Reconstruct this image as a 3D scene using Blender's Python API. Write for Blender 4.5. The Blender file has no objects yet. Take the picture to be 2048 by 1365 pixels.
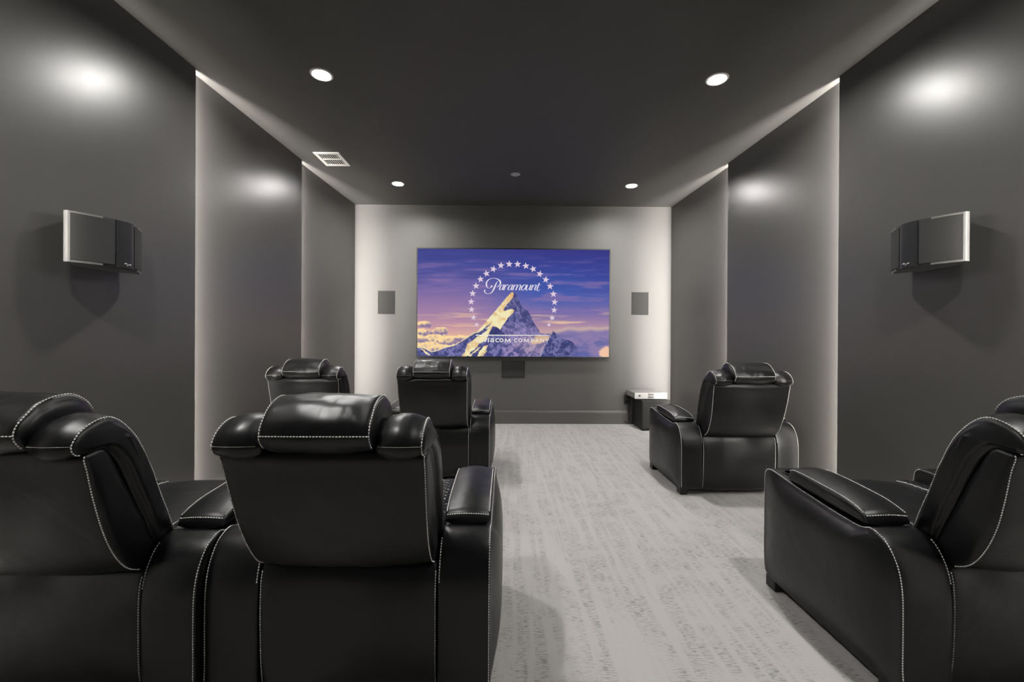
import bpy, bmesh, math, random
import numpy as np
from mathutils import Vector, Matrix, noise as mnoise

random.seed(7)
S = bpy.context.scene
COL = S.collection
PI = math.pi

# ------------------------------------------------------------------ camera, world, exposure
CAM_H = 1.2
cam_d = bpy.data.cameras.new('camera')
cam_d.sensor_width = 36.0
cam_d.lens = 850.0 * 36.0 / 2048.0
cam_d.clip_start = 0.05
cam = bpy.data.objects.new('camera', cam_d)
COL.objects.link(cam)
cam.matrix_world = (Matrix.Translation((0, 0, CAM_H)) @ Matrix.Rotation(-0.0106, 4, 'Z')
                    @ Matrix.Rotation(PI / 2 - 0.0021, 4, 'X') @ Matrix.Rotation(0.0049, 4, 'Z'))
S.camera = cam

w = bpy.data.worlds.new('world')
S.world = w
w.use_nodes = True
w.node_tree.nodes['Background'].inputs[0].default_value = (0.02, 0.02, 0.02, 1)
w.node_tree.nodes['Background'].inputs[1].default_value = 0.1

vs = S.view_settings
vs.view_transform = 'Standard'
vs.look = 'None'
vs.exposure = 0.0
vs.gamma = 1.0
vs.use_curve_mapping = False

CAN_STRENGTH = 1090.0      # recessed downlights (real emitting lenses)
LED_STRENGTH = 560.0        # strips recessed behind the wall panels
DX = {'l': -1.364, 'r': 1.533}
DY = (5.274, 3.115, 0.96)

# ------------------------------------------------------------------ materials
def new_mat(name):
    m = bpy.data.materials.new(name)
    m.use_nodes = True
    nt = m.node_tree
    return m, nt, nt.nodes['Principled BSDF']

def plain(name, col, rough=0.5, metal=0.0, spec=0.5, bump=None):
    m, nt, b = new_mat(name)
    b.inputs['Base Color'].default_value = (*col, 1)
    b.inputs['Roughness'].default_value = rough
    b.inputs['Metallic'].default_value = metal
    b.inputs['Specular IOR Level'].default_value = spec
    if bump:
        sc, st, dist = bump
        tc = nt.nodes.new('ShaderNodeTexCoord')
        n = nt.nodes.new('ShaderNodeTexNoise')
        n.inputs['Scale'].default_value = sc
        n.inputs['Detail'].default_value = 3
        bp = nt.nodes.new('ShaderNodeBump')
        bp.inputs['Strength'].default_value = st
        bp.inputs['Distance'].default_value = dist
        nt.links.new(tc.outputs['Object'], n.inputs['Vector'])
        nt.links.new(n.outputs['Fac'], bp.inputs['Height'])
        nt.links.new(bp.outputs['Normal'], b.inputs['Normal'])
    return m

def emit(name, col, strength):
    m = bpy.data.materials.new(name)
    m.use_nodes = True
    nt = m.node_tree
    nt.nodes.clear()
    e = nt.nodes.new('ShaderNodeEmission')
    e.inputs[0].default_value = (*col, 1)
    e.inputs[1].default_value = strength
    o = nt.nodes.new('ShaderNodeOutputMaterial')
    nt.links.new(e.outputs[0], o.inputs[0])
    return m

def leather(name, col, rough, pucker=0.0, pscale=(60, 60, 6)):
    m, nt, b = new_mat(name)
    b.inputs['Base Color'].default_value = (*col, 1)
    b.inputs['Specular IOR Level'].default_value = 0.48
    L = nt.links
    tc = nt.nodes.new('ShaderNodeTexCoord')
    grain = nt.nodes.new('ShaderNodeTexNoise')
    grain.inputs['Scale'].default_value = 420
    grain.inputs['Detail'].default_value = 2
    fold = nt.nodes.new('ShaderNodeTexNoise')
    fold.inputs['Scale'].default_value = 7
    fold.inputs['Detail'].default_value = 2
    fold.inputs['Distortion'].default_value = 0.6
    L.new(tc.outputs['Object'], grain.inputs['Vector'])
    L.new(tc.outputs['Object'], fold.inputs['Vector'])
    b1 = nt.nodes.new('ShaderNodeBump')
    b1.inputs['Strength'].default_value = 0.12
    b1.inputs['Distance'].default_value = 0.0008
    L.new(grain.outputs['Fac'], b1.inputs['Height'])
    b2 = nt.nodes.new('ShaderNodeBump')
    b2.inputs['Strength'].default_value = 0.35
    b2.inputs['Distance'].default_value = 0.012
    L.new(fold.outputs['Fac'], b2.inputs['Height'])
    L.new(b1.outputs['Normal'], b2.inputs['Normal'])
    last = b2
    if pucker:
        mp = nt.nodes.new('ShaderNodeMapping')
        mp.inputs['Scale'].default_value = pscale
        pk = nt.nodes.new('ShaderNodeTexNoise')
        pk.inputs['Scale'].default_value = 1.0
        pk.inputs['Detail'].default_value = 0.5
        L.new(tc.outputs['Object'], mp.inputs['Vector'])
        L.new(mp.outputs['Vector'], pk.inputs['Vector'])
        b3 = nt.nodes.new('ShaderNodeBump')
        b3.inputs['Strength'].default_value = pucker
        b3.inputs['Distance'].default_value = 0.01
        L.new(pk.outputs['Fac'], b3.inputs['Height'])
        L.new(b2.outputs['Normal'], b3.inputs['Normal'])
        last = b3
    L.new(last.outputs['Normal'], b.inputs['Normal'])
    rr = nt.nodes.new('ShaderNodeMapRange')
    rr.inputs['To Min'].default_value = rough - 0.06
    rr.inputs['To Max'].default_value = rough + 0.08
    L.new(fold.outputs['Fac'], rr.inputs['Value'])
    L.new(rr.outputs['Result'], b.inputs['Roughness'])
    return m

M = {}
M['panel'] = plain('satin_taupe_paint', (0.072, 0.069, 0.066), 0.325, spec=0.5, bump=(110, 0.16, 0.0014))
M['front_wall'] = plain('grey_wall_paint', (0.104, 0.101, 0.097), 0.5, spec=0.4, bump=(240, 0.08, 0.001))
M['ceiling'] = plain('dark_ceiling_paint', (0.086, 0.083, 0.079), 0.6, spec=0.3, bump=(200, 0.06, 0.001))
M['baseboard'] = plain('baseboard_paint', (0.10, 0.096, 0.092), 0.4)
M['leather'] = leather('black_leather', (0.0036, 0.0037, 0.0041), 0.38)
M['leather_soft'] = leather('black_leather_gathered', (0.0036, 0.0037, 0.0041), 0.36, 0.16, (48, 14, 14))
M['black'] = plain('black_plastic', (0.008, 0.008, 0.008), 0.45)
M['matt_black'] = plain('black_vinyl', (0.005, 0.005, 0.005), 0.6, bump=(500, 0.2, 0.0005))
M['gloss_black'] = plain('gloss_black', (0.008, 0.008, 0.009), 0.36)
M['thread'] = plain('white_thread', (0.86, 0.85, 0.82), 0.7)
M['chrome'] = plain('chrome', (0.8, 0.8, 0.8), 0.15, metal=1)
M['silver'] = plain('silver_paint', (0.10, 0.099, 0.096), 0.5, metal=0.0)
M['brushed'] = plain('brushed_aluminium', (0.50, 0.50, 0.49), 0.5, metal=0.3)
M['white'] = plain('white_enamel', (0.78, 0.77, 0.74), 0.45)
M['offwhite'] = plain('off_white_plastic', (0.45, 0.45, 0.44), 0.5)
M['duct_shade'] = plain('duct_shade_black', (0.004, 0.004, 0.004), 0.9)
M['outlet'] = plain('dark_outlet_plastic', (0.022, 0.0215, 0.021), 0.4)
M['smoke_glass'] = plain('smoked_display', (0.16, 0.155, 0.14), 0.25)
M['lens'] = emit('downlight_lens', (1.0, 0.975, 0.945), CAN_STRENGTH)
M['led'] = emit('led_strip_light', (1.0, 0.955, 0.895), LED_STRENGTH)

def grille_mat(name, col):
    m, nt, b = new_mat(name)
    L = nt.links
    tc = nt.nodes.new('ShaderNodeTexCoord')
    v = nt.nodes.new('ShaderNodeTexVoronoi')
    v.inputs['Scale'].default_value = 240
    n = nt.nodes.new('ShaderNodeTexNoise')
    n.inputs['Scale'].default_value = 9
    L.new(tc.outputs['Object'], v.inputs['Vector'])
    L.new(tc.outputs['Object'], n.inputs['Vector'])
    mx = nt.nodes.new('ShaderNodeMix')
    mx.data_type = 'RGBA'
    mx.inputs[6].default_value = (*[c * 0.75 for c in col], 1)
    mx.inputs[7].default_value = (*[c * 1.25 for c in col], 1)
    L.new(n.outputs['Fac'], mx.inputs[0])
    L.new(mx.outputs[2], b.inputs['Base Color'])
    bp = nt.nodes.new('ShaderNodeBump')
    bp.inputs['Strength'].default_value = 0.5
    bp.inputs['Distance'].default_value = 0.001
    L.new(v.outputs['Distance'], bp.inputs['Height'])
    L.new(bp.outputs['Normal'], b.inputs['Normal'])
    b.inputs['Roughness'].default_value = 0.75
    return m
M['grille_grey'] = grille_mat('painted_speaker_grille', (0.023, 0.0223, 0.021))
M['grille_dark'] = grille_mat('dark_speaker_grille', (0.022, 0.021, 0.020))
M['cloth'] = grille_mat('grille_cloth', (0.0125, 0.0122, 0.0118))

def carpet_mat():
    m, nt, b = new_mat('patterned_carpet')
    L = nt.links
    N = nt.nodes.new
    tc = N('ShaderNodeTexCoord')
    def noise(scale, detail=2, rough=0.5, dist=0.0):
        mp = N('ShaderNodeMapping')
        mp.inputs['Scale'].default_value = scale
        n = N('ShaderNodeTexNoise')
        n.inputs['Scale'].default_value = 1
        n.inputs['Detail'].default_value = detail
        n.inputs['Roughness'].default_value = rough
        n.inputs['Distortion'].default_value = dist
        L.new(tc.outputs['Object'], mp.inputs['Vector'])
        L.new(mp.outputs['Vector'], n.inputs['Vector'])
        return n.outputs['Fac']
    def ramp(src, a, c):
        r = N('ShaderNodeMapRange')
        r.interpolation_type = 'SMOOTHSTEP'
        r.inputs['From Min'].default_value = a
        r.inputs['From Max'].default_value = c
        L.new(src, r.inputs['Value'])
        return r.outputs['Result']
    def math_(op, a, c):
        q = N('ShaderNodeMath')
        q.operation = op
        for i, v in enumerate((a, c)):
            if isinstance(v, (int, float)):
                q.inputs[i].default_value = v
            else:
                L.new(v, q.inputs[i])
        return q.outputs[0]
    dash = ramp(noise((32, 215, 1), 3, 0.62), 0.46, 0.64)
    band = ramp(noise((23, 1.5, 1), 2, 0.5, 0.3), 0.38, 0.56)
    patch = ramp(noise((6, 9, 1), 3), 0.30, 0.62)
    speck = ramp(noise((330, 330, 1), 1), 0.35, 0.75)
    fac = math_('MULTIPLY', math_('MULTIPLY', dash, band), math_('MULTIPLY_ADD', patch, 0.85))
    # MULTIPLY_ADD third input
    fac.node.inputs[1].links[0].from_node.inputs[2].default_value = 0.15
    fac = math_('MULTIPLY', fac, math_('MULTIPLY_ADD', speck, 0.5))
    fac.node.inputs[1].links[0].from_node.inputs[2].default_value = 0.55
    mx = N('ShaderNodeMix')
    mx.data_type = 'RGBA'
    mx.inputs[6].default_value = (0.475, 0.462, 0.444, 1)
    mx.inputs[7].default_value = (0.12, 0.117, 0.112, 1)
    L.new(fac, mx.inputs[0])
    mx2 = N('ShaderNodeMix')
    mx2.data_type = 'RGBA'
    mx2.blend_type = 'MULTIPLY'
    mx2.inputs[0].default_value = 1.0
    L.new(mx.outputs[2], mx2.inputs[6])
    var = N('ShaderNodeMapRange')
    var.inputs['To Min'].default_value = 0.88
    var.inputs['To Max'].default_value = 1.12
    L.new(noise((420, 420, 1), 2), var.inputs['Value'])
    cmb = N('ShaderNodeCombineColor')
    for i in range(3):
        L.new(var.outputs['Result'], cmb.inputs[i])
    L.new(cmb.outputs[0], mx2.inputs[7])
    L.new(mx2.outputs[2], b.inputs['Base Color'])
    b.inputs['Roughness'].default_value = 0.95
    b.inputs['Specular IOR Level'].default_value = 0.15
    b.inputs['Sheen Weight'].default_value = 0.15
    bp = N('ShaderNodeBump')
    bp.inputs['Strength'].default_value = 0.5
    bp.inputs['Distance'].default_value = 0.004
    h = math_('SUBTRACT', noise((300, 300, 1), 2), math_('MULTIPLY', fac, 0.7))
    L.new(h, bp.inputs['Height'])
    L.new(bp.outputs['Normal'], b.inputs['Normal'])
    return m
M['carpet'] = carpet_mat()

# ------------------------------------------------------------------ helpers
def mk(name, verts, faces, mat, parent=None, smooth=True, kind=None, label=None, recalc=False):
    me = bpy.data.meshes.new(name)
    me.from_pydata([tuple(v) for v in verts], [], faces)
    me.materials.append(mat)
    if recalc:
        bm = bmesh.new(); bm.from_mesh(me)
        bmesh.ops.recalc_face_normals(bm, faces=bm.faces)
        bm.to_mesh(me); bm.free()
    if smooth:
        me.polygons.foreach_set('use_smooth', [True] * len(me.polygons))
    me.update()
    o = bpy.data.objects.new(name, me)
    COL.objects.link(o)
    if parent: o.parent = parent
    if kind: o['kind'] = kind
    if label: o['label'] = label
    return o

def from_bm(name, bm, mat, parent=None, smooth=False, **props):
    bmesh.ops.recalc_face_normals(bm, faces=bm.faces)
    me = bpy.data.meshes.new(name)
    bm.to_mesh(me); bm.free()
    me.materials.append(mat)
    if smooth:
        me.polygons.foreach_set('use_smooth', [True] * len(me.polygons))
    o = bpy.data.objects.new(name, me)
    COL.objects.link(o)
    if parent: o.parent = parent
    for k, v in props.items(): o[k] = v
    return o

def box(bm, x0, x1, y0, y1, z0, z1, bev=0.0, seg=2):
    r = bmesh.ops.create_cube(bm, size=1)
    vs_ = r['verts']
    bmesh.ops.scale(bm, vec=(x1 - x0, y1 - y0, z1 - z0), verts=vs_)
    bmesh.ops.translate(bm, vec=((x0 + x1) / 2, (y0 + y1) / 2, (z0 + z1) / 2), verts=vs_)
    if bev:
        es = list({e for v in vs_ for e in v.link_edges})
        bmesh.ops.bevel(bm, geom=es, offset=bev, segments=seg, affect='EDGES', profile=0.5)

def boxo(name, dims, mat, parent=None, bev=0.0, seg=2, **props):
    bm = bmesh.new()
    box(bm, *dims, bev=bev, seg=seg)
    return from_bm(name, bm, mat, parent, smooth=False, **props)

def lathe(name, prof, mat, parent=None, n=40, loc=(0, 0, 0), **props):
    """prof: list of (r, z) revolved about z"""
    V, F = [], []
    for r, z in prof:
        for i in range(n):
            a = 2 * PI * i / n
            V.append((loc[0] + r * math.cos(a), loc[1] + r * math.sin(a), loc[2] + z))
    for k in range(len(prof) - 1):
        for i in range(n):
            j = (i + 1) % n
            F.append((k * n + i, k * n + j, (k + 1) * n + j, (k + 1) * n + i))
    F.append(tuple(range(n)))
    F.append(tuple(range((len(prof) - 1) * n, len(prof) * n)))
    o = mk(name, V, F, mat, parent, recalc=True)
    for k, v in props.items(): o[k] = v
    return o

def prism(name, poly, z0, z1, mat, parent=None, smooth=False, **props):
    """plan polygon (x, y) extruded in z"""
    n = len(poly)
    V = [(x, y, z0) for x, y in poly] + [(x, y, z1) for x, y in poly]
    F = [(i, (i + 1) % n, n + (i + 1) % n, n + i) for i in range(n)]
    F += [tuple(range(n)), tuple(range(n, 2 * n))]
    o = mk(name, V, F, mat, parent, smooth=smooth, recalc=True)
    for k, v in props.items(): o[k] = v
    return o

def thing(name, label, cat, loc=(0, 0, 0), rz=0.0, group=None):
    o = bpy.data.objects.new(name, None)
    o.empty_display_size = 0.1
    COL.objects.link(o)
    o.location = loc
    o.rotation_euler = (0, 0, rz)
    o['label'] = label
    o['category'] = cat
    if group: o['group'] = group
    return o

def copy_tree(o, parent=None):
    c = o.copy()
    COL.objects.link(c)
    if parent:
        c.parent = parent
        c.matrix_parent_inverse = o.matrix_parent_inverse.copy()
    for ch in list(o.children):
        copy_tree(ch, c)
    return c

def catmull(pts, n, closed=True):
    P = np.array(pts, float)
    m = len(P)
    out = []
    segs = m if closed else m - 1
    for i in range(segs):
        if closed:
            p0, p1, p2, p3 = P[(i - 1) % m], P[i], P[(i + 1) % m], P[(i + 2) % m]
        else:
            p0, p1, p2, p3 = P[max(i - 1, 0)], P[i], P[i + 1], P[min(i + 2, m - 1)]
        for k in range(8):
            t = k / 8
            out.append(0.5 * ((2 * p1) + (-p0 + p2) * t + (2 * p0 - 5 * p1 + 4 * p2 - p3) * t * t
                              + (-p0 + 3 * p1 - 3 * p2 + p3) * t ** 3))
    if not closed: out.append(P[-1])
    out = np.array(out)
    return resample(out, n, closed)

def resample(P, n, closed):
    Q = np.vstack([P, P[:1]]) if closed else P
    d = np.r_[0, np.cumsum(np.linalg.norm(np.diff(Q, axis=0), axis=1))]
    t = np.linspace(0, d[-1], n + 1)[:-1] if closed else np.linspace(0, d[-1], n)
    return np.stack([np.interp(t, d, Q[:, k]) for k in range(Q.shape[1])], 1)

def poly_normals(P):
    T = np.roll(P, -1, 0) - np.roll(P, 1, 0)
    T /= np.linalg.norm(T, axis=1)[:, None] + 1e-9
    return np.stack([T[:, 1], -T[:, 0]], 1)      # outward for CCW

def ccw(P):
    x, y = P[:, 0], P[:, 1]
    a = np.sum(x * np.roll(y, -1) - np.roll(x, -1) * y)
    return P if a > 0 else P[::-1].copy()

class Pillow:
    """side profile (y, z) stuffed and extruded across x, with rounded edges and bulging ends"""
    def __init__(s, pts, x0, x1, n=72, r=0.015, b0=0.01, b1=0.01, crown=0.004, ctr=None, nst=8,
                 caps=(0.15, 0.3, 0.45, 0.6, 0.72, 0.83, 0.91, 0.96), warp=None, soft=0.0015, sscale=11.0, seed=0.0, fn=None):
        P = ccw(catmull(pts, n)); N = poly_normals(P)
        s.P, s.N = P, N
        c = P.mean(0) if ctr is None else np.array(ctr)
        rings = []
        Pin = P - N * r
        def ring(Q, x): rings.append(np.column_stack([np.full(len(Q), x), Q]))
        lo, hi = Pin.min(0), Pin.max(0)
        def cap(k, x, b):
            Q = c + (Pin - c) * k
            e = 1 - (2 * (Q - lo) / (hi - lo) - 1) ** 4
            rings.append(np.column_stack([x + b * e[:, 0] * e[:, 1] * (1 - k ** 10), Q]))
        for k in caps: cap(k, x0, -b0)
        ring(Pin, x0)
        for a in (30, 60, 90):
            a = math.radians(a); ring(P - N * r * (1 - math.sin(a)), x0 + r * (1 - math.cos(a)))
        s.iL = len(rings) - 2
        for k in range(1, nst):
            t = k / nst
            ring(P + N * crown * (1 - (2 * t - 1) ** 2), x0 + r + (x1 - x0 - 2 * r) * t)
        for a in (90, 60, 30):
            a = math.radians(a); ring(P - N * r * (1 - math.sin(a)), x1 - r * (1 - math.cos(a)))
        s.iR = len(rings) - 2
        ring(Pin, x1)
        for k in reversed(caps): cap(k, x1, b1)
        R = np.array(rings)
        cL = np.array([x0 - b0, *c]); cR = np.array([x1 + b1, *c])
        if fn is not None:
            R = fn(R, P, N)
        if soft:
            q = R.reshape(-1, 3)
            dsp = np.array([mnoise.noise(Vector((v[0] * sscale + seed, v[1] * sscale, v[2] * sscale))) for v in q])
            q2 = q.copy()
            NN = np.tile(N, (len(R), 1))
            q2[:, 1:] += NN * (dsp * soft)[:, None]
            R = q2.reshape(R.shape)
        if warp is not None:
            R = warp(R)
            cL = warp(cL[None, None, :])[0, 0]; cR = warp(cR[None, None, :])[0, 0]
        s.R, s.cL, s.cR = R, cL, cR
    def mesh(s, flip=False):
        R = s.R.copy(); cL, cR = s.cL.copy(), s.cR.copy()
        k, n, _ = R.shape
        if flip:
            R[:, :, 0] *= -1; cL[0] *= -1; cR[0] *= -1
        V = [tuple(v) for v in R.reshape(-1, 3)] + [tuple(cL), tuple(cR)]
        F = []
        for i in range(k - 1):
            for j in range(n):
                q = (j + 1) % n
                f = (i * n + j, i * n + q, (i + 1) * n + q, (i + 1) * n + j)
                F.append(f)
        a, b = k * n, k * n + 1
        for j in range(n):
            q = (j + 1) % n
            F.append((a, q, j)); F.append((b, (k - 1) * n + j, (k - 1) * n + q))
        if not flip: F = [f[::-1] for f in F]
        # CCW profile in (y,z) seen from +x: outward orientation check is done by recalc in mk
        return V, F
    def obj(s, name, mat, parent, flip=False, **kw):
        V, F = s.mesh(flip)
        return mk(name, V, F, mat, parent, recalc=True, **kw)
    def near(s, y, z):
        return int(np.argmin(((s.P - np.array([y, z])) ** 2).sum(1)))
    def edge(s, side, a, b, off=0.0012):
        """polyline on the rounded edge ring from profile point nearest a to nearest b (CCW)"""
        i, j = s.near(*a), s.near(*b)
        n = len(s.P)
        idx = [(i + k) % n for k in range(((j - i) % n) + 1)]
        ri = s.iL if side < 0 else s.iR
        pts = s.R[ri][idx].copy()
        pts[:, 1:] += s.N[idx] * off * 0.7
        pts[:, 0] += side * off * 0.7
        return pts
    def across(s, y, z, off=0.0015):
        j = s.near(y, z)
        pts = s.R[s.iL:s.iR + 1, j].copy()
        pts[:, 1:] += s.N[j] * off
        return pts

def stitch_mesh(lines, pitch=0.0085, length=0.0070, th=0.0018):
    V, F = [], []
    for L in lines:
        L = np.asarray(L)
        d = np.r_[0, np.cumsum(np.linalg.norm(np.diff(L, axis=0), axis=1))]
        n = max(2, int(d[-1] / pitch))
        t = (np.arange(n) + 0.5) * d[-1] / n
        at = lambda u: np.stack([np.interp(u, d, L[:, k]) for k in range(3)], 1)
        A, B = at(np.maximum(t - length / 2, 0)), at(np.minimum(t + length / 2, d[-1]))
        for a, b in zip(A, B):
            T = b - a
            ln = np.linalg.norm(T)
            if ln < 1e-6: continue
            T /= ln
            u = np.cross(T, (0.31, 0.52, 0.8)); u /= np.linalg.norm(u)
            v = np.cross(T, u)
            o = len(V)
            p, q = a + T * ln * 0.18, b - T * ln * 0.18
            V.append(a); V += [p + u * th, p + v * th, p - u * th, p - v * th]
            V += [q + u * th, q + v * th, q - u * th, q - v * th]; V.append(b)
            for k in range(4):
                k2 = (k + 1) % 4
                F.append((o, o + 1 + k2, o + 1 + k))
                F.append((o + 1 + k, o + 1 + k2, o + 5 + k2, o + 5 + k))
                F.append((o + 9, o + 5 + k, o + 5 + k2))
    return V, F

def stitches(parent, lines, flip=False, **kw):
    V, F = stitch_mesh(lines, **kw)
    V = np.array(V)
    if flip: V[:, 0] *= -1
    return mk('stitching', V, F, M['thread'], parent, smooth=False, kind='stuff', label='white contrast stitching', recalc=False)

# ------------------------------------------------------------------ room shell
H = 3.1286
D = 6.1026
Y0 = -0.95
XL, XR = -2.335, 2.505

def struct(o):
    o['kind'] = 'structure'
    return o

struct(boxo('floor', (XL - .1, XR + .1, Y0 - .1, D + .1, -0.1, 0.0), M['carpet']))
ceil = struct(boxo('ceiling', (XL - .1, XR + .1, Y0 - .1, D + .1, H, H + 0.1), M['ceiling']))
bm = bmesh.new()
for y in DY:
    for k in 'lr':
        bmesh.ops.create_cone(bm, cap_ends=True, segments=40, radius1=.0640, radius2=.0640, depth=.14,
                              matrix=Matrix.Translation((DX[k], y, H + .010)))
cut = from_bm('cut', bm, M['ceiling'])
md = ceil.modifiers.new('openings', 'BOOLEAN'); md.operation = 'DIFFERENCE'; md.object = cut; md.solver = 'EXACT'
me2 = bpy.data.meshes.new_from_object(ceil.evaluated_get(bpy.context.evaluated_depsgraph_get()))
ceil.modifiers.clear(); ceil.data = me2
bpy.data.objects.remove(cut)
struct(boxo('wall_front', (XL - .1, XR + .1, D, D + 0.1, 0, H), M['front_wall']))
struct(boxo('wall_rear', (XL - .1, XR + .1, Y0 - .1, Y0, 0, H), M['panel']))
wl = struct(boxo('wall_left', (XL - .1, XL, Y0, D, 0, H), M['panel']))
wr = struct(boxo('wall_right', (XR, XR + .1, Y0, D, 0, H), M['panel']))

# angled panels: (y_start, y_end, x at y_end, slope dx/dy towards the room axis)
PL = [(-0.95, -0.02, -2.245, .034), (-0.02, 1.52, -2.243, .034),
      (1.52, 3.060, -2.2325, .034), (3.060, 4.599, -2.2195, .047), (4.599, D, -2.1865, .059)]
PR = [(-0.95, -0.02, 2.41, .036), (-0.02, 1.52, 2.408, .036),
      (1.52, 3.061, 2.3985, .036), (3.061, 4.580, 2.3775, .053), (4.580, D, 2.3515, .056)]
for wall, PP, sg in ((wl, PL, -1), (wr, PR, 1)):
    for i, (ya, yb, xe, sl) in enumerate(PP):
        xf = lambda y: xe + sg * sl * (yb - y)
        ya2 = ya - 0.16 if i else ya
        th = 0.02 * sg
        p = prism('panel', [(xf(ya2), ya2), (xf(yb), yb), (xf(yb) + th, yb), (xf(ya2) + th, ya2)],
                  0.002, H - 0.002, M['panel'], wall)
        if i:
            pya, pyb, pxe, psl = PP[i - 1]
            ys = ya - 0.085
            xp = pxe + sg * psl * (pyb - ys) + th
            xn = xf(ys)
            a, b = xp + (xn - xp) * 0.18, xp + (xn - xp) * 0.78
            boxo('led_strip', (min(a, b), max(a, b), ys - 0.004, ys, 0.02, H - 0.02), M['led'], wall,
                 label='glowing light strip behind the panel edge')

# baseboard on the front wall
bp = [(0, 0), (-.018, 0), (-.018, .162), (-.015, .176), (-.010, .183), (-.008, .19), (0, .19)]
xa, xb = -2.19, 2.355
V = [(xa, D + y, z) for y, z in bp] + [(xb, D + y, z) for y, z in bp]
n = len(bp)
F = [(i, (i + 1) % n, n + (i + 1) % n, n + i) for i in range(n)] + [tuple(range(n)), tuple(range(n, 2 * n))]
struct(mk('baseboard_front', V, F, M['baseboard'], smooth=False, recalc=True))

# ------------------------------------------------------------------ downlights
def downlight(x, y, label):
    t = thing('downlight', label, 'ceiling light', (x, y, H), group='recessed downlights')
    ring = [(.0635, .011), (.060, .011), (.060, -.002), (.062, -.005), (.068, -.007), (.076, -.006), (.080, -.002), (.080, -.0003), (.0635, -.0003)]
    V, F, n = [], [], 44
    for r, z in ring:
        V += [(r * math.cos(2 * PI * i / n), r * math.sin(2 * PI * i / n), z) for i in range(n)]
    m_ = len(ring)
    for k in range(m_):
        k2 = (k + 1) % m_
        F += [(k * n + i, k * n + (i + 1) % n, k2 * n + (i + 1) % n, k2 * n + i) for i in range(n)]
    mk('trim_ring', V, F, M['white'], t, recalc=True)
    lathe('lens', [(.0595, .0145), (.0595, .0115), (.050, .0105)], M['lens'], t)
    lathe('housing', [(.0625, .0155), (.0625, .055), (.055, .060)], M['white'], t, n=24)
    return t
LBL = {(0, 'l'): 'recessed downlight nearest the screen on the left, behind the air vent',
       (0, 'r'): 'recessed downlight nearest the screen on the right side',
       (1, 'l'): 'large bright recessed downlight on the near left of the ceiling',
       (1, 'r'): 'large bright recessed downlight on the near right of the ceiling',
       (2, 'l'): 'recessed downlight over the back row, left side',
       (2, 'r'): 'recessed downlight over the back row, right side',
       (3, 'l'): 'rearmost recessed downlight on the left, behind the back row',
       (3, 'r'): 'rearmost recessed downlight on the right, behind the back row'}
for i, y in enumerate(DY):
    for k in 'lr':
        downlight(DX[k], y, LBL[(i, k)])

# ceiling vent
t = thing('air_vent', 'white ceiling air vent with two rows of louvres', 'vent', (-1.881, 4.567, H))
W2, L2 = .132, .164
bm = bmesh.new()
for d in ((-W2, W2, L2 - .034, L2), (-W2, W2, -L2, -L2 + .034), (-W2, -W2 + .036, -L2 + .034, L2 - .034), (W2 - .036, W2, -L2 + .034, L2 - .034)):
    box(bm, *d, -.010, 0)
from_bm('vent_frame', bm, M['white'], t)
boxo('crossbar', (-W2 + .036, W2 - .036, -.014, .004, -.009, 0), M['white'], t)
boxo('duct_shade_sheet', (-W2 + .034, W2 - .034, -L2 + .032, L2 - .032, -.0015, -.0003), M['duct_shade'], t)  # flat black sheet, its colour stands in for the unlit duct
for row in ((-L2 + .034, -.014), (.004, L2 - .034)):
    for k in range(8):
        x = -W2 + .036 + (k + .75) * (2 * W2 - .072) / 8.5
        tilt = 0.0
        y0, y1 = row
        V = [(x - .003 - tilt, y0, -.008), (x + .003 - tilt, y0, -.008), (x + .003 + tilt, y0, -.003), (x - .003 + tilt, y0, -.001)]
        V += [(a, y1, c) for a, b, c in V]
        F = [(0, 1, 2, 3), (4, 5, 6, 7), (0, 1, 5, 4), (1, 2, 6, 5), (2, 3, 7, 6), (3, 0, 4, 7)]
        mk('louvre', V, F, M['white'], t, smooth=False, recalc=True)

# concealed sprinkler cover
t = thing('sprinkler_cover', 'small pale round cover plate in the middle of the dark ceiling', 'cover plate', (.083, 4.943, H))
lathe('plate', [(.050, 0), (.051, -.004), (.046, -.008), (.02, -.009)], M['offwhite'], t)
lathe('collar', [(.054, 0), (.055, -.002), (.051, -.003)], M['white'], t)

# ------------------------------------------------------------------ television
def s2l(c):
    c = np.asarray(c, float) / 255.0
    return np.where(c <= 0.04045, c / 12.92, ((c + 0.055) / 1.055) ** 2.4)

TVX0, TVX1, TVZ0, TVZ1 = -1.291, 1.458, 0.951, 2.502
TVY = D - 0.08
tv = thing('television', 'very large wall screen showing a snowy mountain ringed by stars', 'television', ((TVX0 + TVX1) / 2, D - .04, TVZ0))
ox, oy, oz = (TVX0 + TVX1) / 2, D - .04, TVZ0
bz = .015
def tvp(px, py, dy=0.0):
    """a spot of the picture -> television-local point on its screen"""
    u = (px - 834.6) / (1219.2 - 834.6); v = (py - 498.9) / (714.6 - 498.9)
    return (TVX0 + bz + u * (TVX1 - TVX0 - 2 * bz) - ox, TVY + .0035 + dy - oy, TVZ1 - bz - v * (TVZ1 - TVZ0 - 2 * bz) - oz)
boxo('tv_cabinet', (TVX0 + .004 - ox, TVX1 - .004 - ox, .006 - .04, .034 - .04 + .012, .004, TVZ1 - TVZ0 - .004), M['black'], tv)
boxo('wall_mount', (-.45, .45, -.02, .04, .45, 1.05), M['black'], tv)
bm = bmesh.new()
Wt, Ht = TVX1 - TVX0, TVZ1 - TVZ0
for d in ((-Wt / 2, Wt / 2, 0, bz), (-Wt / 2, Wt / 2, Ht - bz, Ht), (-Wt / 2, -Wt / 2 + bz, bz, Ht - bz), (Wt / 2 - bz, Wt / 2, bz, Ht - bz)):
    box(bm, d[0], d[1], -.040, -.012, d[2], d[3])
from_bm('bezel', bm, M['black'], tv)

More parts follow.
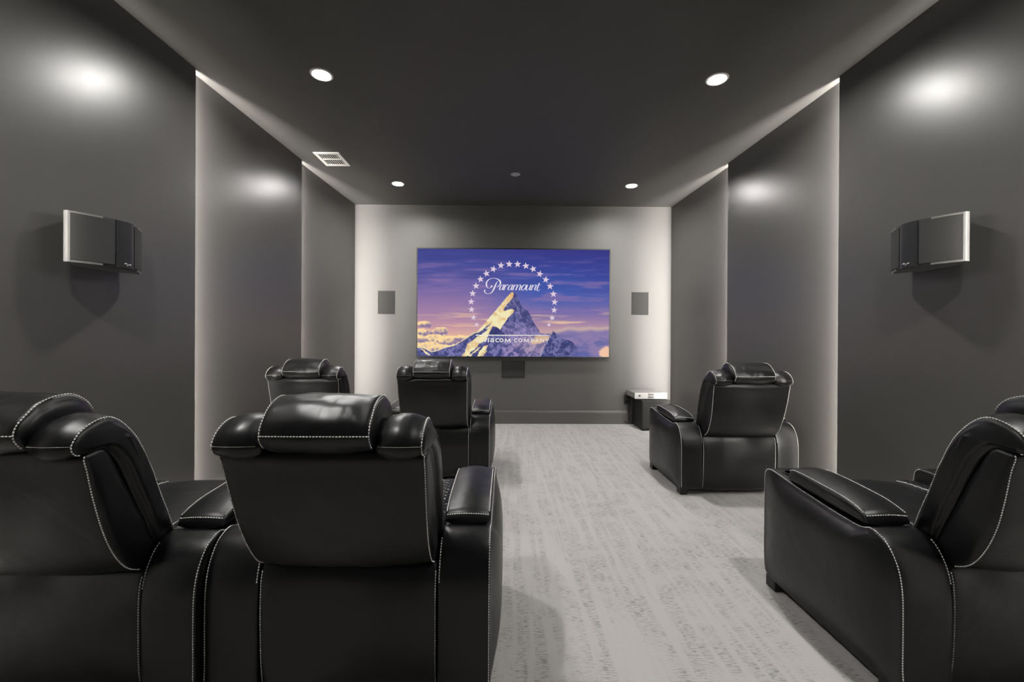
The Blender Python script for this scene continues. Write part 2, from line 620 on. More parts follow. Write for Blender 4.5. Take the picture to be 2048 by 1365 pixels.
def vnoise(x, y, seed=0):
    rng = np.random.RandomState(seed)
    T = rng.rand(64, 64)
    xi = np.floor(x).astype(int); yi = np.floor(y).astype(int)
    fx = x - xi; fy = y - yi
    fx = fx * fx * (3 - 2 * fx); fy = fy * fy * (3 - 2 * fy)
    g = lambda a, b: T[a % 64, b % 64]
    return (g(xi, yi) * (1 - fx) + g(xi + 1, yi) * fx) * (1 - fy) + (g(xi, yi + 1) * (1 - fx) + g(xi + 1, yi + 1) * fx) * fy
def fbm(x, y, seed=0, o=4):
    s, a, r = 0, .5, 0
    for k in range(o):
        r = r + a * vnoise(x * 2 ** k, y * 2 ** k, seed + k); s += a; a *= .55
    return r / s
def inpoly(X, Y, poly):
    c = np.zeros(X.shape, bool)
    n = len(poly)
    for i in range(n):
        x1, y1 = poly[i]; x2, y2 = poly[(i + 1) % n]
        if y1 == y2: continue
        c ^= ((y1 > Y) != (y2 > Y)) & (X < (x2 - x1) * (Y - y1) / (y2 - y1) + x1)
    return c
sm = lambda a, b, x: (lambda t: t * t * (3 - 2 * t))(np.clip((x - a) / (b - a), 0, 1))

def paint(nx, ny):
    px = np.linspace(834.6, 1219.2, nx)[None, :].repeat(ny, 0)
    py = np.linspace(498.9, 714.6, ny)[:, None].repeat(nx, 1)
    u = (px - 834.6) / 384.6; v = (py - 498.9) / 215.7
    lerp = lambda a, b, t: a * (1 - t[..., None]) + b * t[..., None]
    C = lambda *c: np.array(c, float)
    # sky: vertical stops on the left and on the right side
    vs_ = [0, .15, .3, .45, .6, .72, .82, 1]
    Ls = [(66, 70, 140), (76, 80, 152), (108, 98, 162), (138, 114, 166), (164, 130, 166), (196, 150, 164), (226, 180, 156), (200, 160, 150)]
    Rs = [(58, 58, 132), (58, 66, 146), (66, 78, 158), (88, 96, 170), (128, 112, 168), (176, 142, 164), (222, 184, 160), (150, 132, 168)]
    sky = np.zeros((ny, nx, 3))
    tt = sm(.15, .75, u)
    for k in range(3):
        sky[..., k] = np.interp(v, vs_, [c[k] for c in Ls]) * (1 - tt) + np.interp(v, vs_, [c[k] for c in Rs]) * tt
    blue = np.exp(-(((u - .68) / .22) ** 2 + ((v - .36) / .16) ** 2))
    sky = lerp(sky, C(62, 92, 176), .55 * blue)
    st = fbm(u * 5 + v * 1.2, v * 26, 3)
    sky = lerp(sky, C(158, 120, 168), .5 * sm(.52, .75, st) * sm(.02, .2, v) * sm(.75, .5, v))
    sky = lerp(sky, C(58, 64, 132), .35 * sm(.5, .3, st) * sm(.5, .2, v))
    st2 = fbm(u * 4, v * 34 + 5, 11)
    sky = lerp(sky, C(236, 196, 160), .75 * sm(.53, .72, st2) * sm(.52, .66, v) * sm(.95, .8, v))
    img = sky
    # right cloud bank
    edge = 655 + 14 * (fbm(px / 38, py / 60, 21) - .5) - (px - 1150) * .06
    bank = sm(edge - 3, edge + 6, py) * sm(1085, 1120, px)
    top = bank * sm(edge + 12, edge - 1, py)
    cb = lerp(C(140, 124, 170)[None, None].repeat(ny, 0).repeat(nx, 1), C(98, 102, 160), sm(.35, .7, fbm(px / 30, py / 14, 23)) * sm(656, 690, py))
    img = lerp(img, cb, bank)
    img = lerp(img, C(248, 214, 164), top * .8)
    d = np.sqrt(((px - 1216) / 17) ** 2 + ((py - 706) / 13) ** 2) + .5 * (fbm(px / 7, py / 7, 31) - .5)
    img = lerp(img, C(246, 200, 166), sm(1.1, .75, d) * .95)
    # left cumulus
    for cx, cy, rx, ry, sd in ((848, 650, 15, 7, 1), (880, 664, 14, 9, 2), (842, 668, 22, 8, 3), (870, 680, 24, 10, 4), (838, 684, 14, 12, 5), (900, 684, 28, 12, 6), (856, 696, 32, 11, 7), (930, 678, 30, 6, 8), (890, 700, 40, 10, 9)):
        d = np.sqrt(((px - cx) / rx) ** 2 + ((py - cy) / ry) ** 2) + .9 * (fbm(px / 6, py / 6, 40 + sd) - .5)
        a = sm(1.12, .85, d)
        sh = sm(-.6, .5, (py - cy) / ry + 1.6 * (fbm(px / 5, py / 5, 60 + sd) - .5) + (px - cx) / rx * .35)
        col = lerp(C(252, 218, 160)[None, None].repeat(ny, 0).repeat(nx, 1), C(124, 108, 158), sh * .9)
        img = lerp(img, col, a)
    jx = 3.2 * (fbm(px / 5, py / 5, 80) - .5); jy = 3.2 * (fbm(px / 5, py / 5, 81) - .5)
    X, Y = px + jx, py + jy
    A = lambda x, y: (832 + x / 9.75, 580 + y / 9.75)
    B = lambda x, y: (1010 + x / 9.66, 580 + y / 9.66)
    rock = fbm(px / 7 + py / 16, py / 9, 90)
    rock2 = fbm(px / 3.2 - py / 7, py / 3.6, 95)
    blue_rock = lerp(C(62, 66, 116)[None, None].repeat(ny, 0).repeat(nx, 1), C(128, 124, 178), sm(.32, .68, .55 * rock + .45 * rock2))
    lit = lerp(C(228, 192, 140)[None, None].repeat(ny, 0).repeat(nx, 1), C(240, 230, 184), sm(.28, .55, fbm(px / 9, py / 9, 97)))
    # small far left ridge and the main massif
    massif = [A(0, 1130), A(100, 1130), A(200, 1160), A(300, 1215), A(440, 1185), A(560, 1130), A(740, 1090), A(860, 1020), A(1000, 930), A(1110, 860), A(1200, 820),
              A(1330, 680), A(1420, 560), A(1560, 400), A(1700, 230), A(1800, 110), A(1850, 60), A(1885, 50), (1025.5, 585.5), B(195, 70), B(240, 130), B(290, 270), B(340, 360), B(440, 410),
              B(490, 500), B(560, 640), B(640, 760), B(690, 835), B(760, 845), B(870, 850), (1110, 720), (1000, 730), (820, 730), (820, 700)]
    mas = inpoly(px + jx * .5, py + jy * .5, massif)
    snow = sm(B(0, 560)[1], B(0, 840)[1], py) * sm(1000, 1012, px)
    mcol = lerp(blue_rock, C(158, 140, 186), snow * (.35 + .5 * sm(.35, .65, rock2)))
    dark = inpoly(X, Y, [A(1890, 60), (1026, 588), B(195, 70), B(290, 270), B(440, 410), B(560, 640), B(680, 830), B(420, 700), B(330, 560), B(230, 400), A(1830, 380), A(1720, 415), A(1700, 405), A(1760, 300), A(1840, 180)])
    mcol = lerp(mcol, C(70, 72, 118), dark * (.25 + .5 * sm(.62, .35, rock2)))
    gl = inpoly(X, Y, [B(150, 200), B(170, 195), B(270, 400), B(330, 560), B(300, 540), B(230, 380)])
    mcol = lerp(mcol, C(150, 140, 184), gl * .5)
    low = sm(678, 700, py) * sm(945, 985, px) * sm(1090, 1040, px)
    mcol = lerp(mcol, C(68, 70, 124), low * sm(.55, .4, rock) * .8)
    bowl = sm(668, 676, py) * np.exp(-(((px - 1066) / 30) ** 2 + ((py - 688) / 24) ** 2))
    mcol = lerp(mcol, C(196, 168, 180), bowl * (.35 + .45 * sm(.4, .65, rock)))
    ym = inpoly(X, Y, [B(560, 920), B(640, 890), B(860, 900), B(850, 960), B(700, 1040), B(520, 1050), B(500, 1010), B(590, 960)])
    mcol = lerp(mcol, C(226, 190, 150), ym * .8)
    litp = [A(1110, 862), A(1200, 815), A(1330, 675), A(1420, 555), A(1560, 395), A(1700, 225), A(1800, 105), A(1850, 55), A(1890, 52), A(1905, 80), A(1880, 150), A(1820, 240), A(1780, 280), A(1730, 350), A(1700, 400), A(1725, 425), A(1800, 395), A(1860, 378), A(1920, 400),
            A(1870, 470), A(1790, 560), A(1730, 640), A(1690, 690), A(1640, 785), A(1590, 745), A(1500, 720), A(1440, 760), A(1300, 790), A(1200, 850)]
    L1 = inpoly(X, Y, litp)
    hole = inpoly(X, Y, [A(1160, 870), A(1290, 790), A(1400, 700), A(1470, 640), A(1420, 720), A(1330, 800), A(1210, 880)])
    L2_ = inpoly(X, Y, [A(1480, 740), A(1450, 800), A(1400, 930), A(1330, 1010), A(1240, 1060), A(1150, 1170), A(1060, 1230), A(1040, 1310), A(900, 1310), A(960, 1210), A(1010, 1060), A(1100, 1010), A(1200, 930), A(1330, 840), A(1420, 770)])
    L3 = inpoly(X, Y, [A(1260, 1110), A(1210, 1190), A(1090, 1270), A(1080, 1310), A(1030, 1310), A(1120, 1220)]) | inpoly(X, Y, [A(1400, 1090), A(1370, 1170), A(1260, 1310), A(1200, 1310), A(1230, 1220), A(1330, 1110)]) | inpoly(X, Y, [A(1390, 1180), A(1370, 1230), A(1300, 1310), A(1270, 1310), A(1330, 1220)])
    rim = mas & ~inpoly(px, py - 1.8, massif) & (px < 950)
    L4 = inpoly(X, Y, [A(80, 1150), A(170, 1190), A(260, 1270), A(280, 1300), A(180, 1260)])
    lm = (L1 & ~hole) | L2_ | L3 | rim | L4
    mcol = np.where(lm[..., None], lit, mcol)
    tip = inpoly(X, Y, [A(1830, 75), A(1895, 55), A(1910, 80), A(1880, 150), A(1840, 170)])
    mcol = np.where(tip[..., None], lerp(lit, C(226, 176, 118), np.full(px.shape, .7)), mcol)
    knob = inpoly(X, Y, [A(1500, 725), A(1580, 735), A(1660, 800), A(1740, 880), A(1560, 900), A(1420, 880), A(1460, 790)])
    mcol = lerp(mcol, C(52, 54, 104), knob * .75)
    img = np.where(mas[..., None], mcol, img)
    # right peak dissolving into the cloud
    pk = [B(930, 800), B(1010, 860), B(1080, 930), B(1180, 965), B(1270, 985), B(1400, 1090), B(1500, 1180), B(1540, 1310), B(680, 1310), B(730, 1150), B(790, 1050), B(850, 930)]
    rp = inpoly(px + jx * .5, py + jy * .5, pk)
    rc = lerp(C(60, 64, 114)[None, None].repeat(ny, 0).repeat(nx, 1), C(120, 118, 170), sm(.38, .66, .5 * rock + .5 * rock2))
    img = lerp(img, rc, rp * sm(1166, 1140, px + (py - 690) * .3))
    edge_l = rp & ~inpoly(px - 1.6, py, pk) & (py > 664)
    img = np.where(edge_l[..., None], img * .4 + .6 * C(200, 184, 190), img)
    return np.clip(img, 0, 255)

NX, NY = 400, 226
img = s2l(paint(NX, NY))
u = np.linspace(834.6, 1219.2, NX); v = np.linspace(498.9, 714.6, NY)
VV = [tvp(a, b) for b in v for a in u]
FF = [(j * NX + i, j * NX + i + 1, (j + 1) * NX + i + 1, (j + 1) * NX + i) for j in range(NY - 1) for i in range(NX - 1)]
ms = bpy.data.materials.new('screen_picture')
ms.use_nodes = True
nt = ms.node_tree
nt.nodes.clear()
at_ = nt.nodes.new('ShaderNodeAttribute'); at_.attribute_name = 'picture'
em = nt.nodes.new('ShaderNodeEmission'); em.inputs[1].default_value = 1.0
ou = nt.nodes.new('ShaderNodeOutputMaterial')
nt.links.new(at_.outputs['Color'], em.inputs[0]); nt.links.new(em.outputs[0], ou.inputs[0])
screen = mk('screen', VV, FF, ms, tv, smooth=False, label='lit screen picture of a mountain at dusk')
ca = screen.data.color_attributes.new('picture', 'FLOAT_COLOR', 'POINT')
ca.data.foreach_set('color', np.concatenate([img.reshape(-1, 3), np.ones((NX * NY, 1))], 1).astype(np.float32).ravel())

M['star'] = emit('screen_star_white', tuple(s2l((222, 204, 222))), 1.0)
M['script'] = emit('screen_script_silver', tuple(s2l((226, 220, 232))), 1.0)
M['caption'] = emit('screen_caption_white', tuple(s2l((238, 238, 232))), 1.0)
STARS = [(627, 803, 24, 10), (597, 735, 30, 6), (578, 661, 33, 4), (574, 587, 34, 0), (588, 509, 35, 2), (619, 437, 35, -4), (661, 374, 35, -8), (717, 320, 35, -14), (782, 277, 35, 14), (853, 243, 35, 4), (931, 229, 35, 2),
         (1010, 229, 35, -2), (1088, 245, 35, -6), (1157, 274, 35, -16), (1220, 320, 35, 14), (1277, 374, 35, 8), (1318, 437, 35, 4), (1350, 510, 35, -2), (1362, 586, 34, 6), (1358, 662, 33, 4), (1339, 736, 30, -4), (1309, 801, 22, -8)]
kpx = (TVX1 - TVX0 - 2 * bz) / (1219.2 - 834.6)
sme = None
for cx, cy, r, tilt in STARS:
    if sme is None:
        pts = []
        for k in range(10):
            a = PI / 2 + k * PI / 5
            rr = 1.0 if k % 2 == 0 else 0.40
            pts.append((rr * math.cos(a), 0, rr * math.sin(a)))
        o = mk('star', [(0, 0, 0)] + pts, [(0, 1 + (k + 1) % 10, 1 + k) for k in range(10)], M['star'], screen, smooth=False)
        sme = o.data
    else:
        o = bpy.data.objects.new('star', sme); COL.objects.link(o); o.parent = screen
    o.location = tvp(820 + cx / 4.707, 480 + cy / 4.707, -.001)
    q = r / 4.707 * kpx
    o.scale = (q, 1, q); o.rotation_euler = (0, math.radians(tilt), 0)

def ribbon(strokes, to, dy, wmin=2.0):
    """strokes: list of [(x, y, width)...] -> flat polygons"""
    V, F = [], []
    for k_, st in enumerate(strokes):
        P = catmull(st, max(10, 6 * len(st)), closed=False)
        xy = P[:, :2]; wd = np.maximum(P[:, 2], wmin)
        T = np.gradient(xy, axis=0); T /= np.linalg.norm(T, axis=1)[:, None] + 1e-9
        Nn = np.stack([-T[:, 1], T[:, 0]], 1)
        o = len(V)
        for p, n_, w_ in zip(xy, Nn, wd):
            V.append(to(*(p + n_ * w_ / 2), dy - k_ * 2e-5)); V.append(to(*(p - n_ * w_ / 2), dy - k_ * 2e-5))
        for i in range(len(xy) - 1):
            F.append((o + 2 * i, o + 2 * i + 1, o + 2 * i + 3, o + 2 * i + 2))
    return V, F
toP = lambda x, y, dy: tvp(960 + x / 14.63, 545 + y / 14.63, dy)
toV = lambda x, y, dy: tvp(940 + x / 12.047, 660 + y / 12.047, dy)
sc = [[(520, 262, 4), (480, 310, 24), (430, 420, 42), (385, 520, 40), (330, 600, 24), (250, 637, 11), (180, 630, 15), (138, 595, 24), (125, 550, 36), (145, 520, 26)],
      [(345, 390, 30), (328, 425, 40), (300, 460, 12), (240, 468, 9), (200, 440, 26), (178, 370, 42), (190, 290, 36), (250, 220, 22), (330, 186, 12), (420, 180, 12), (510, 205, 24), (575, 258, 44), (592, 320, 44), (560, 385, 28), (510, 425, 16), (480, 437, 6)]]
def letter(strokes, x0, kx):
    for st in strokes:
        sc.append([(x0 + x * kx + (160 - y) * .34, 365 + y, w_) for x, y, w_ in st])
l_a = [[(88, 14, 8), (55, 2, 10), (22, 40, 26), (8, 100, 34), (20, 148, 22), (50, 150, 10), (90, 90, 9)], [(92, 0, 32), (92, 60, 34), (92, 120, 32), (100, 152, 22), (128, 140, 8)]]
l_r = [[(15, 0, 30), (15, 80, 32), (15, 160, 32)], [(18, 90, 8), (38, 30, 12), (62, 6, 24), (80, 22, 30)]]
l_n = [[(15, 0, 30), (15, 80, 32), (15, 160, 32)], [(20, 90, 8), (45, 20, 12), (75, 4, 18), (88, 30, 30), (84, 100, 32), (86, 150, 26), (112, 142, 8)]]
l_m = [[(15, 0, 30), (15, 80, 32), (15, 160, 32)], [(20, 90, 8), (42, 20, 12), (68, 4, 18), (80, 30, 30), (78, 100, 32), (78, 160, 32)], [(84, 90, 8), (106, 20, 12), (132, 4, 18), (146, 30, 30), (142, 100, 32), (146, 150, 26), (168, 142, 8)]]
l_o = [[(60, 0, 12), (25, 25, 28), (8, 85, 36), (22, 145, 22), (50, 160, 11), (82, 130, 24), (98, 70, 34), (85, 15, 22), (58, 0, 11)]]
l_u = [[(15, 0, 32), (13, 80, 34), (18, 140, 28), (45, 156, 12), (85, 90, 9)], [(90, 0, 32), (90, 100, 34), (96, 150, 24), (120, 142, 8)]]
l_t = [[(22, -58, 26), (20, 40, 32), (18, 120, 34), (30, 165, 22), (62, 168, 10), (84, 120, 6)], [(-8, 6, 8), (30, 4, 9), (62, 4, 8)]]
for tmpl, x0, kx in ((l_a, 540, 1.12), (l_r, 668, 1.3), (l_a, 790, 1.15), (l_m, 925, 1.5), (l_o, 1180, 1.3), (l_u, 1312, 1.35), (l_n, 1468, 1.45), (l_t, 1630, 1.4)):
    letter(tmpl, x0, kx)
V, F = ribbon(sc, toP, -.0012)
mk('script_lettering', V, F, M['script'], screen, smooth=False, label='silver script word on the screen')
def seg(*pts, w_=18): return [[(*p, w_), (*q, w_)] for p, q in zip(pts[:-1], pts[1:])]
cap = []
T0, B0 = 226, 300
def Lt(ch, a, b, w_):
    m_ = (a + b) / 2; c = (T0 + B0) / 2
    if ch == 'A': return seg((a, B0 + 6), (m_, T0), (b, B0 + 6), w_=w_) + seg((a + (m_ - a) * .4, 278), (b - (b - m_) * .4, 278), w_=w_ * .8)
    if ch == 'V': return seg((a, T0 - 6), (m_, B0), (b, T0 - 6), w_=w_)
    if ch == 'I': return seg((m_, T0 - 8), (m_, B0 + 8), w_=w_)
    if ch == 'a': return seg((a + 4, T0), (b - 14, T0), (b, T0 + 14), (b, B0 + 8), w_=w_) + seg((b, B0), (a + 14, B0), (a, B0 - 12), (a + 2, c + 10), (a + 14, c), (b, c), w_=w_)
    if ch == 'C': return seg((b, T0), (a + 26, T0), (a + 6, T0 + 14), (a, c), (a + 6, B0 - 14), (a + 26, B0), (b, B0), w_=w_)
    if ch == 'O': return seg((m_, T0), (a + 10, T0 + 10), (a, c), (a + 10, B0 - 10), (m_, B0), (b - 10, B0 - 10), (b, c), (b - 10, T0 + 10), (m_, T0), w_=w_)
    if ch == 'M': return seg((a, B0 + 8), (a + 8, T0), (m_, B0 - 4), (b - 8, T0), (b, B0 + 8), w_=w_)
    if ch == 'P': return seg((a, B0 + 8), (a, T0), (b - 16, T0), (b, T0 + 16), (b - 8, c + 8), (a, c + 10), w_=w_)
    if ch == 'N': return seg((a, B0 + 8), (a, T0), (b, B0), (b, T0 - 8), w_=w_)
    if ch == 'Y': return seg((a, T0 - 6), (m_, c + 4), (b, T0 - 6), w_=w_) + seg((m_, c), (m_, B0 + 8), w_=w_)
for ch, a, b, w_ in (('A', 160, 238, 11), ('V', 325, 405, 22), ('I', 436, 456, 22), ('a', 494, 568, 19), ('C', 620, 690, 20), ('O', 718, 798, 20), ('M', 850, 966, 20),
                     ('C', 1072, 1140, 16), ('O', 1178, 1258, 16), ('M', 1308, 1412, 15), ('P', 1478, 1545, 13), ('A', 1576, 1658, 12), ('N', 1706, 1780, 12), ('Y', 1826, 1900, 12)):
    cap += Lt(ch, a, b, w_)
cap += [[(140, 141, 22), (1000, 141, 20), (1915, 137, 12)]]
def ribbon2(strokes, to, dy):
    V, F = [], []
    for k_, st in enumerate(strokes):
        for (x1, y1, w1), (x2, y2, w2) in zip(st[:-1], st[1:]):
            d = np.array([x2 - x1, y2 - y1], float); l = np.linalg.norm(d); d /= l
            n_ = np.array([-d[1], d[0]])
            p, q = np.array([x1, y1]) - d * w1 * .25, np.array([x2, y2]) + d * w2 * .25
            o = len(V)
            for pt in (p + n_ * w1 / 2, p - n_ * w1 / 2, q - n_ * w2 / 2, q + n_ * w2 / 2): V.append(to(*pt, dy - k_ * 1e-5))
            F.append((o, o + 1, o + 2, o + 3))
    return V, F
V, F = ribbon2(cap, toV, -.0014)
mk('caption_lettering', V, F, M['caption'], screen, smooth=False, label='white capital letters under a thin white line')

# ------------------------------------------------------------------ in-wall speakers
def inwall(x0, x1, z0, z1, grille, label):
    t = thing('in_wall_speaker', label, 'speaker', ((x0 + x1) / 2, D, z0), group='flush speakers in the front wall')
    w_, h_ = x1 - x0, z1 - z0
    bm = bmesh.new(); f = .012
    for d in ((-w_ / 2, w_ / 2, 0, f), (-w_ / 2, w_ / 2, h_ - f, h_), (-w_ / 2, -w_ / 2 + f, f, h_ - f), (w_ / 2 - f, w_ / 2, f, h_ - f)):
        box(bm, d[0], d[1], -.007, 0, d[2], d[3])
    from_bm('speaker_frame', bm, grille, t)
    boxo('grille', (-w_ / 2 + f + .001, w_ / 2 - f - .001, -.0085, 0, f + .001, h_ - f - .001), grille, t, bev=.002, seg=1)
inwall(-1.856, -1.612, 1.566, 1.897, M['grille_grey'], 'upright grey speaker grille in the front wall, left of the screen')
inwall(1.782, 2.026, 1.572, 1.899, M['grille_grey'], 'upright grey speaker grille in the front wall, right of the screen')
inwall(-.081, .252, .66, .901, M['grille_dark'], 'wide dark speaker grille in the front wall, just below the screen')

# ------------------------------------------------------------------ side wall speakers
def wall_speaker(xw, sg, yc, zc, label):
    """sg = +1: mounted on the left wall facing +x. local: X = out of the wall, Y along the wall"""
    t = thing('wall_speaker', label, 'speaker', (xw, yc, zc - .125), group='bowed speakers on the side walls')
    hh = .257
    full = [(.005, -.09), (.05, -.15), (.095, -.203), (.112, -.205)]
    bow = [(.128, -.196), (.165, -.150), (.200, -.10), (.228, -.055), (.242, -.03), (.246, 0)]
    half = full + bow
    poly = half + [(p, -q) for p, q in half[-2::-1]]
    PX, QY = .81, 1.0
    P = np.array(poly) * (PX, QY)
    X = lambda p: p * sg
    # cabinet: rounded top and bottom lips
    rings = []
    cen = np.array([.09, 0])
    for z, k in ((0.0, .955), (.004, .985), (.012, 1.0), (hh - .012, 1.0), (hh - .004, .985), (hh, .955)):
        Q = cen + (P - cen) * k
        rings.append([(X(p), q, z) for p, q in Q])
    n = len(P)
    V = [v for r in rings for v in r]
    F = []
    for k in range(len(rings) - 1):
        for i in range(n):
            j = (i + 1) % n
            F.append((k * n + i, k * n + j, (k + 1) * n + j, (k + 1) * n + i))
    F += [tuple(range(n)), tuple(range((len(rings) - 1) * n, len(rings) * n))]
    cab = mk('cabinet', V, F, M['black'], t, smooth=False, recalc=True)
    def skin(name, pts, z0, z1, off, mat, parent, th=.004, smooth=True, rnd=0.0, **kw):
        pts = np.array(pts) * (PX, QY)
        T = np.gradient(pts, axis=0); T /= np.linalg.norm(T, axis=1)[:, None]
        Nn = np.stack([T[:, 1], -T[:, 0]], 1)     # outward (+p) for q increasing
        o_, i_ = pts + Nn * off, pts + Nn * (off - th)
        m_ = len(pts); V, F = [], []
        for Q in (o_, i_):
            for z in (z0, z1):
                V += [(X(p), q, z) for p, q in Q]
        for i in range(m_ - 1):
            F.append((i, i + 1, m_ + i + 1, m_ + i)); F.append((2 * m_ + i, 2 * m_ + i + 1, 3 * m_ + i + 1, 3 * m_ + i))
            F.append((i, i + 1, 2 * m_ + i + 1, 2 * m_ + i)); F.append((m_ + i, m_ + i + 1, 3 * m_ + i + 1, 3 * m_ + i))
        F.append((0, m_, 3 * m_, 2 * m_)); F.append((m_ - 1, 2 * m_ - 1, 4 * m_ - 1, 3 * m_ - 1))
        return mk(name, V, F, mat, parent, smooth=False, recalc=True, **kw)
    for s in (-1, 1):
        g = [(p, q) for p, q in [(.121, -.200), (.143, -.178), (.165, -.150), (.200, -.10), (.226, -.056)]]
        g = catmull(g, 14, closed=False)
        if s > 0: g = np.array([(p, -q) for p, q in g])[::-1]
        skin('speaker_grille', g, .014, hh - .014, .007, M['cloth'], t, th=.008)
        e = catmull([(.092, -.203), (.100, -.2065), (.112, -.2055), (.121, -.200)], 8, closed=False)
        if s > 0: e = np.array([(p, -q) for p, q in e])[::-1]
        skin('end_trim', e, .002, hh - .002, .005, M['silver'], t, th=.006, label='silver end trim')
        lipc = catmull([(.121, -.200), (.143, -.178), (.165, -.150), (.200, -.10)], 12, closed=False)
        if s > 0: lipc = np.array([(p, -q) for p, q in lipc])[::-1]
        skin('edge_trim', lipc, .002, .012, .005, M['silver'], t, th=.006, label='silver edge strip')
        skin('edge_trim', lipc, hh - .012, hh - .002, .005, M['silver'], t, th=.006, label='silver edge strip')
    c = catmull([(.229, -.052), (.242, -.028), (.246, 0), (.242, .028), (.229, .052)], 14, closed=False)
    fp = skin('front_panel', c, .004, hh - .004, .004, M['gloss_black'], t, th=.006)
    # small winged emblem low on the front panel
    em_ = [[(-.020, .0245, .0045), (-.012, .0275, .006), (-.005, .026, .003)], [(.020, .0265, .0045), (.012, .0245, .006), (.006, .022, .003)], [(.002, .027, .003), (-.001, .0215, .004), (-.004, .016, .005)]]
    V, F = ribbon([[(a * sg, b, c_) for a, b, c_ in st] for st in [[(x * 1.0, z, w__) for x, z, w__ in s_] for s_ in em_]],
                  lambda a, b, dy: (X(.2044), a, b), 0, wmin=.001)
    mk('emblem', V, F, M['white'], fp, smooth=False, label='small silver winged emblem')
    boxo('wall_bracket', (min(0, X(.02)), max(0, X(.02)), -.07, .07, .05, .2), M['black'], t)
    return t
wall_speaker(-2.262, 1, 2.325, 1.700, 'bowed black speaker with silver end trim on the left wall')
wall_speaker(2.427, -1, 2.352, 1.738, 'bowed black speaker with silver end trim on the right wall')

# ------------------------------------------------------------------ subwoofer, amplifier, outlet
t = thing('subwoofer', 'black cube subwoofer on the floor in the right front corner', 'subwoofer', (1.975, 5.83, 0))
bm = bmesh.new(); box(bm, -.19, .19, -.215, .215, .022, .408, bev=.008)
from_bm('cabinet', bm, M['matt_black'], t)
boxo('front_grille', (-.178, .178, -.224, -.214, .034, .396), M['cloth'], t, bev=.003, seg=1)
for x in (-.15, .15):
    for y in (-.17, .17):
        lathe('foot', [(.022, 0), (.024, .012), (.020, .024)], M['black'], t, n=16, loc=(x, y, 0))

t = thing('amplifier', 'silver amplifier with a bright faceplate on the black subwoofer', 'amplifier', (1.93, 5.885, .412))
box_amp = (-.215, .215, -.195, .195, .008, .086)
boxo('chassis', (-.213, .213, -.18, .195, .010, .084), plain('grey_metal', (0.36, 0.36, 0.35), .45, metal=.4), t, bev=.003, seg=1)
fpz = boxo('faceplate', (-.218, .218, -.198, -.180, .006, .090), M['brushed'], t, bev=.003, seg=1)
boxo('groove', (-.217, .217, -.1986, -.1975, .0475, .0495), M['offwhite'], fpz)
for z0, z1 in ((.016, .042), (.052, .078)):
    boxo('display_window', (-.040, .040, -.2000, -.1970, z0, z1), M['smoke_glass'], t)
def disc_y(name, x, z, r, y, mat, par):
    V = [(x + r * math.cos(2 * PI * k / 20), y, z + r * math.sin(2 * PI * k / 20)) for k in range(20)]
    V += [(a, y + .008, c) for a, b, c in V]
    F = [tuple(range(20)), tuple(range(20, 40))] + [(k, (k + 1) % 20, 20 + (k + 1) % 20, 20 + k) for k in range(20)]
    return mk(name, V, F, mat, par, smooth=False, recalc=True)
k1 = disc_y('power_button', -.155, .048, .016, -.202, M['chrome'], t)
for dz in (-.007, .007): disc_y('indicator', -.151, .048 + dz, .0048, -.2034, M['black'], k1)
k2 = disc_y('volume_knob', .135, .048, .015, -.206, M['chrome'], t)
disc_y('knob_cap', .137, .048, .010, -.209, M['white'], k2)
for x in (-.17, .17):
    for y in (-.15, .16):
        lathe('foot', [(.014, 0), (.016, .010)], M['black'], t, n=14, loc=(x, y, -.002))

t = thing('wall_outlet', 'dark wall outlet plate beside the subwoofer', 'outlet', (1.727, D, .355))
boxo('cover_plate', (-.045, .045, -.006, 0, -.068, .068), M['outlet'], t, bev=.002, seg=1)
for dz in (-.028, .02):
    o = boxo('socket', (-.018, .018, -.009, -.005, dz - .014, dz + .020), M['black'], t, bev=.002, seg=1)
t = thing('power_cord', 'black power cord hanging from the outlet to the floor', 'cord', (1.724, D - .03, .32))
boxo('plug', (-.016, .016, -.022, .020, .026, .058), M['black'], t, bev=.004, seg=1)
def tube(name, pts, r, mat, par, n=8, **kw):
    P = catmull(pts, 40, closed=False)
    T = np.gradient(P, axis=0); T /= np.linalg.norm(T, axis=1)[:, None]
    V, F = [], []
    for p, d in zip(P, T):
        a = np.cross(d, (0.2, 0.93, 0.3)); a /= np.linalg.norm(a); b = np.cross(d, a)
        for k in range(n):
            V.append(p + r * (a * math.cos(2 * PI * k / n) + b * math.sin(2 * PI * k / n)))
    for i in range(len(P) - 1):
        for k in range(n):
            F.append((i * n + k, i * n + (k + 1) % n, (i + 1) * n + (k + 1) % n, (i + 1) * n + k))
    F += [tuple(range(n)), tuple(range((len(P) - 1) * n, len(P) * n))]
    return mk(name, V, F, mat, par, recalc=True, **kw)
tube('cable', [(0, -.02, .045), (.014, -.05, .03), (.018, -.045, -.06), (.010, -.03, -.17), (.012, -.03, -.26), (-.02, -.05, -.29), (-.06, -.07, -.275), (-.075, -.075, -.262)], .005, M['black'], t)
tube('cable', [(.012, -.04, -.255), (.025, -.05, -.20), (.04, -.07, -.17), (.045, -.09, -.165)], .004, M['black'], t)

# ------------------------------------------------------------------ recliners
LEAN = [0.0]
def flare(R):
    R = R.copy()
    R[..., 1] += LEAN[0] * (.36 - (R[..., 2] - .47) / .42)
    R[..., 2] += .005 * np.clip((R[..., 2] - .5) / .3, 0, 1)
    k = np.clip((R[..., 2] - .52) / .36, 0, 1); k = k * k * (3 - 2 * k)
    R[..., 0] *= 1 + .03 * k
    return R

